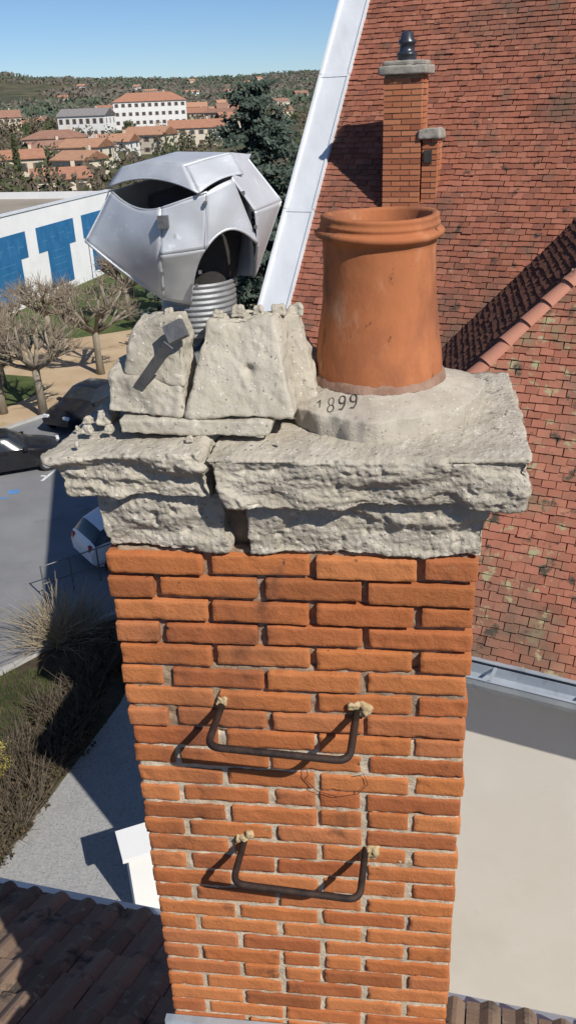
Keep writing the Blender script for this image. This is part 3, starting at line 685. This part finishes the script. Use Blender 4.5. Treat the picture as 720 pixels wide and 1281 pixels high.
while z<Hc-.2:
    f=1-z/Hc; rr=6.6*f**.72+.25
    nb=int(8+6*f)
    for k in range(nb):
        a=U(0,6.28); L=rr*U(.6,1.1); d=Vector((math.cos(a),math.sin(a),0))
        tip=d*L+Vector((0,0,z+U(-.1,.6))); mb.tube([(0,0,z),d*L*.5+Vector((0,0,z+.3)),tip],[.06,.035,.01],4,cap=False)
        m_=int(6+L*7)
        for q in range(m_):
            tt=(q+.6)/m_; p=Vector((0,0,z))+ (tip-Vector((0,0,z)))*tt+Vector((U(-.25,.25),U(-.25,.25),.25*math.sin(tt*3)+U(-.15,.1)))
            lf.leaves(p,(.36,.36,.16),7,.14)
    z+=.42
mb.obj('trunk',m_bark,ct,True); lf.obj('needles',m_cedar,ct)
lf=MB(); lb=MB(); hg_=MB(); hb_=MB()
def gpos(r,a): x,y=r*math.sin(a),r*math.cos(a); return x,y,hill(x,y)
for i in range(760):
    r=U(95,700); a=U(-.42,.08)
    x,y,z=gpos(r,a)
    if abs(x+16+ (y-54)*-.27)<14 and y<85: continue
    s=U(1.3,3.4)*(1 if r<400 else 1.4); tgt=lf if R()<.55 else lb
    tgt.leaves((x,y,z+s*.9),(s*.8,s*.8,s),60 if r<500 else 34,.5*(1 if r<400 else 1.8))
for i in range(4800):
    r=U(620,2350); a=U(-.44,.12); x,y,z=gpos(r,a)
    if noise.noise(Vector((x*.004,y*.004,1)))<-.22: continue
    s=U(4,8)
    (hg_ if noise.noise(Vector((x*.006,y*.006,7)))+U(-.3,.3)>.05 else hb_).leaves((x,y,z+s*.4),(s*1.5,s*1.5,s*.6),13,3.0)
lf.obj('distant_green_trees',m_fol); lb.obj('distant_bare_trees',m_folb)
hg_.obj('hillside_evergreen_wood',m_hillg); hb_.obj('hillside_bare_wood',m_hillb)
cy=E('cypress_tree',(-46,165,0)); lf=MB(); 
for k in range(18): lf.leaves((0,0,.5+k*.42),(1.0*(1-k/20)**.6,1.0*(1-k/20)**.6,.5),60,.3)
lf.obj('foliage',m_fol,cy); mb=MB(); mb.tube([(0,0,0),(0,0,6)],[.2,.05],6); mb.obj('trunk',m_bark,cy)
# ================================================================ HOUSES
def house(x,y,w,d,h,rh,rot,wi,ri,storeys=2,hip=False,z0=None):
    z0=hill(x,y)-.3 if z0 is None else z0
    p=E('village_house',(x,y,z0),rot); mb=MB()
    mb.box((-w/2,-d/2,0),(w/2,d/2,h))
    if not hip: mb.add([(-w/2,-d/2,h),(-w/2,d/2,h),(-w/2,0,h+rh-.15),(w/2,-d/2,h),(w/2,d/2,h),(w/2,0,h+rh-.15)],[(0,2,1),(3,4,5)])
    mb.obj('walls',m_cw[wi],p)
    o=.45; mb=MB(); hx=(w/2+o)-(d/2 if hip else 0); t=.18
    def sl(z): return [(-w/2-o,-d/2-o,h-.12+z),(w/2+o,-d/2-o,h-.12+z),(w/2+o,d/2+o,h-.12+z),(-w/2-o,d/2+o,h-.12+z),(-hx,0,h+rh+z),(hx,0,h+rh+z)]
    vs=sl(0)+sl(t)
    mb.add(vs,[(6,7,11,10),(7,8,11),(8,9,10,11),(9,6,10),(0,1,7,6),(1,2,8,7),(2,3,9,8),(3,0,6,9),(1,0,4,5),(3,2,5,4),(2,1,5),(0,3,4)])
    mb.obj('roof',m_cr[ri],p)
    win=MB(); sh=MB(); n=max(2,int(w/2.6)); fh=h/storeys
    for s in range(storeys):
        for i in range(n):
            cx=-w/2+w*(i+.5)/n; z=s*fh+fh*.35; hh=fh*.42
            for sy in (-1,1):
                yy=sy*d/2; win.box((cx-.45,min(yy,yy+sy*.03),z),(cx+.45,max(yy,yy+sy*.03),z+hh))
                for q in (-.78,.48): sh.box((cx+q,min(yy,yy+sy*.07),z),(cx+q+.3,max(yy,yy+sy*.07),z+hh))
        for i in range(max(1,int(d/3.5))):
            cy_=-d/2+d*(i+.5)/max(1,int(d/3.5)); z=s*fh+fh*.35
            for sx in (-1,1):
                xx=sx*w/2; win.box((min(xx,xx+sx*.03),cy_-.45,z),(max(xx,xx+sx*.03),cy_+.45,z+fh*.42))
    win.obj('windows',m_win,p); sh.obj('shutters',m_shut,p)
    mb=MB(); mb.box((w*.2,.2,h+rh*.3),(w*.2+.6,.8,h+rh+.9)); mb.obj('chimney',m_cw[2],p)
house(-53,411,31,13,13.5,3.2,.12,1,0,4,True)
house(-75,380,20,12,9,2.5,-.2,1,3,2)
house(-54,232,15,9,5.6,1.6,.1,0,1,2,True)
house(-39,194,8.5,8,4.8,1.4,-.3,0,2,2)
house(-31.7,136,8,7,3.0,1.2,.25,0,0,1)
house(-35,167,7,7,3.8,1.3,-.5,0,2,1)
house(-50,183,8,7,3.6,1.4,.3,2,0,1)
house(-52,215,10,7,4,1.4,.6,3,1,2)
house(-38,225,9,8,4.5,1.5,-.2,1,2,2)
house(-126,440,16,11,9,3,.3,2,1,3)
house(-23,281,16,9,5.5,2,.1,0,0,2)
house(-33,250,12,9,5,1.8,-.4,0,2,2)
house(-24,560,18,11,8,3,.2,0,1,3)
house(-42,520,14,10,7,2.5,-.3,3,0,2)
house(-59,700,22,12,9,3,.1,0,2,3)
house(-95,520,16,10,7,2.6,.4,0,0,2)
house(-98,300,13,9,5.6,2,-.2,2,1,2)
for i in range(42):
    r=U(420,1700); a=U(-.36,.06); x,y,z=gpos(r,a)
    house(x,y,U(9,18),U(8,11),U(4.5,8),U(1.6,2.6),U(-.8,.8),random.choice([0,0,1,2,3]),random.choice([0,1,2]),2)
# ================================================================ CARS
def car(name,loc,rot,paint,L=3.7,Wd=1.66,H=1.48):
    c=E(name,loc,rot); st=[(0,.42,.62,.70,.66),(.06,.30,.72,.80,.74),(.16,.24,.84,.92,.80),(.30,.22,.94,1.0,.83),(.36,.22,.97,1.10,.83),(.50,.22,1.0,1.44,.83),(.62,.22,1.0,1.48,.83),(.78,.22,1.0,1.45,.83),(.90,.24,.98,1.30,.80),(.97,.28,.92,1.0,.77),(1.0,.40,.72,.80,.70)]
    vs=[];n=8
    for (t,zb,zm,zt,hw) in st:
        k=H/1.48; hw*=Wd/1.66; x=(t-.5)*L; tw=hw*(.72 if zt>1.15 else .86)
        row=[(x,-hw*.9,zb*k),(x,-hw,(zb+.22)*k),(x,-hw*.98,zm*k),(x,-tw,(zt-.03)*k),(x,-tw*.6,zt*k),(x,tw*.6,zt*k),(x,tw,(zt-.03)*k),(x,hw*.98,zm*k),(x,hw,(zb+.22)*k),(x,hw*.9,zb*k)]
        vs+=row
    m1=10; mb=MB(); 
    F=[];MI=[]
    for i in range(len(st)-1):
        for j in range(m1-1):
            g=0
            if 4<=i<=8 and j in (2,6): g=1
            if i==4 and j in (3,4,5): g=1
            if i==8 and j in (3,4,5): g=1
            F.append((i*m1+j,i*m1+j+1,(i+1)*m1+j+1,(i+1)*m1+j)[::-1]); MI.append(g)
        F.append((i*m1,(i+1)*m1,(i+1)*m1+m1-1,i*m1+m1-1)); MI.append(0)
    F.append(tuple(range(m1))); MI.append(0); F.append(tuple(range((len(st)-1)*m1+m1-1,(len(st)-1)*m1-1,-1))); MI.append(0)
    mb.v=vs; mb.f=F; mb.m=MI; o=mb.obj('body',[paint,m_glass],c,True)
    bv=o.modifiers.new('b','BEVEL'); bv.width=.03; bv.segments=2; bv.limit_method='ANGLE'; bv.angle_limit=.5
    mb=MB()
    for x in (-.5*L+.68,.5*L-.62):
        for s in (-1,1):
            y0=s*(Wd/2-.16);y1=s*(Wd/2+.012)
            mb.tube([(x,y0,.30),(x,y1-s*.03,.30),(x,y1,.30)],[.30,.30,.27],20,0); mb.tube([(x,y1,.30),(x,y1+s*.008,.30)],[.19,.17],12,1)
    mb.obj('wheels',[m_tyre,m_rim],c)
    mb=MB()
    for s in (-1,1):
        mb.box((-.5*L+.03,s*.52-.13,.66*H/1.48),(-.5*L+.14,s*.52+.13,.80*H/1.48),0); mb.box((.5*L-.09,s*.58-.07,.72),(.5*L+.0,s*.58+.07,.92),1)
        mb.box((-.16*L,s*(Wd/2)-.02,.96),(-.12*L,s*(Wd/2+.13)+.02,1.06),2)
    mb.box((.5*L-.02,-.26,.5),(.5*L+.01,.26,.60),0)
    mb.obj('lamps_and_mirrors',[m_lamp,m_red,paint],c)
car('parked_car',(-10.1,29.2,.012),math.radians(200),m_black)
car('parked_car',(-8.3,34.3,.012),math.radians(62),m_black,4.0,1.74,1.5)
car('parked_car',(-4.3,22.6,.012),math.radians(215),m_cwhite,4.0,1.7,1.5)
# ================================================================ HEDGE, SHRUBS
hd_=MB(); tw=MB()
for i in range(90):
    t=R(); x=-5.9+1.9*t+U(-.8,.5)*(1); y=10.4+7.0*t+U(-.3,.3); s=U(.18,.40)
    hd_.leaves((x,y,s*.75),(s*1.1,s*1.1,s*.8),170,.045)
    for k in range(20):
        d=Vector((U(-1,1),U(-1,1),U(.3,1.6))).normalized(); tw.tube([(x,y,.1),Vector((x,y,.1))+d*U(.4,1.0)],[.008,.003],3,cap=False)
hg=E('hedge',(0,0,0)); hd_.obj('leaves',m_hedge,hg); tw.obj('twigs',m_dtwig,hg)
dg=MB()
for (cx,cy,n,h) in ((-5.75,17.5,170,1.9),(-5.35,18.0,90,1.6)):
    for i in range(n):
        d=Vector((U(-1,1),U(-1,1),U(.3,1.5))).normalized(); L=h*U(.5,1.1); p=Vector((cx+U(-.12,.12),cy+U(-.12,.12),0))
        q=p+d*L*.6; r=p+d*L+Vector((d.x*.15,d.y*.15,-.10*L))
        dg.tube([p,q,r],[.009,.007,.004],3,cap=False)
        for b in range(3):
            w_=p+(q-p)*U(.5,1); dg.tube([w_,w_+(d+Vector((U(-.6,.6),U(-.6,.6),U(-.2,.5)))).normalized()*L*.3],[.006,.003],3,cap=False)
dg.obj('dry_shrub',m_dry)
fy=E('forsythia_bush',(-6.0,13.0,0)); lf=MB(); tw=MB()
for k in range(26):
    d=Vector((U(-1,1),U(-1,1),U(.6,1.6))).normalized(); L=U(.4,.85); tw.tube([(0,0,0),d*L],[.012,.005],3,cap=False)
    for q in range(5): lf.leaves(d*L*(.4+.13*q),(.09,.09,.09),9,.024)
lf.obj('blossom',m_yel,fy); tw.obj('stems',m_twig,fy)
gr=MB()
for i in range(9000):
    x,y=U(-9.2,-5.4),U(10,16.5)
    if y>16.3+ (x+7.5): continue
    a=Vector((U(-.4,.4),U(-.4,.4),1)).normalized()*U(.06,.2); gr.add([(x-.01,y,.02),(x+.01,y,.02),(x+a.x,y+a.y,.02+a.z)],[(0,1,2)])
gr.obj('grass_tufts',m_grass)
rl=E('metal_railing',(-5.0,20.9,0),math.radians(35)); mb=MB()
for k in range(6): mb.tube([(-2+k*.8,0,0),(-2+k*.8,0,1.05)],.022,6)
for z in (.5,1.03): mb.tube([(-2,0,z),(2,0,z)],.018,6)
mb.obj('rails',m_lead,rl)
for (x,y) in ((-14,64),(-20,120),(-28,150)):
    s=E('street_lamp',(x+2,y,0)); mb=MB(); mb.tube([(0,0,0),(0,0,6),(.3,0,6.6),(.9,0,6.7)],[.07,.05,.04,.035],8); mb.box((.8,-.1,6.62),(1.3,.1,6.72)); mb.obj('pole',m_lead,s)
# ================================================================ LIGHT, SKY, CAMERA
sd=Vector((.447,-.593,.669)).normalized()
sun=bpy.data.lights.new('sun','SUN'); sun.energy=5.0; sun.angle=math.radians(.5); sun.color=(1,.955,.885)
so=bpy.data.objects.new('sun',sun); scene.collection.objects.link(so); so.rotation_euler=sd.to_track_quat('Z','Y').to_euler(); so.location=(8,-10,30)
w=bpy.data.worlds.new('World'); scene.world=w; w.use_nodes=True; nt=w.node_tree
bg=nt.nodes['Background']; sk=nt.nodes.new('ShaderNodeTexSky'); sk.sky_type='NISHITA'; sk.sun_disc=False
sk.sun_elevation=math.asin(sd.z); sk.sun_rotation=math.atan2(sd.x,sd.y); sk.air_density=.75; sk.dust_density=.1; sk.ozone_density=7.0
nt.links.new(sk.outputs[0],bg.inputs[0]); bg.inputs[1].default_value=.095
scene.view_settings.view_transform='Standard'; scene.view_settings.look='None'; scene.view_settings.exposure=0
p=math.radians(26); r=math.radians(2.3)
F=Vector((0,math.cos(p),-math.sin(p))); U0=Vector((0,math.sin(p),math.cos(p))); R0=Vector((1,0,0))
Rr=R0*math.cos(r)-U0*math.sin(r); Uu=R0*math.sin(r)+U0*math.cos(r)
cd=bpy.data.cameras.new('camera'); cam=bpy.data.objects.new('camera',cd); scene.collection.objects.link(cam)
Mx=Matrix((Rr,Uu,-F)).transposed().to_4x4(); Mx.translation=(0,0,12); cam.matrix_world=Mx
cd.sensor_fit='VERTICAL'; cd.sensor_height=24; cd.lens=24*1060/1281; cd.clip_start=.05; cd.clip_end=9000
scene.camera=cam
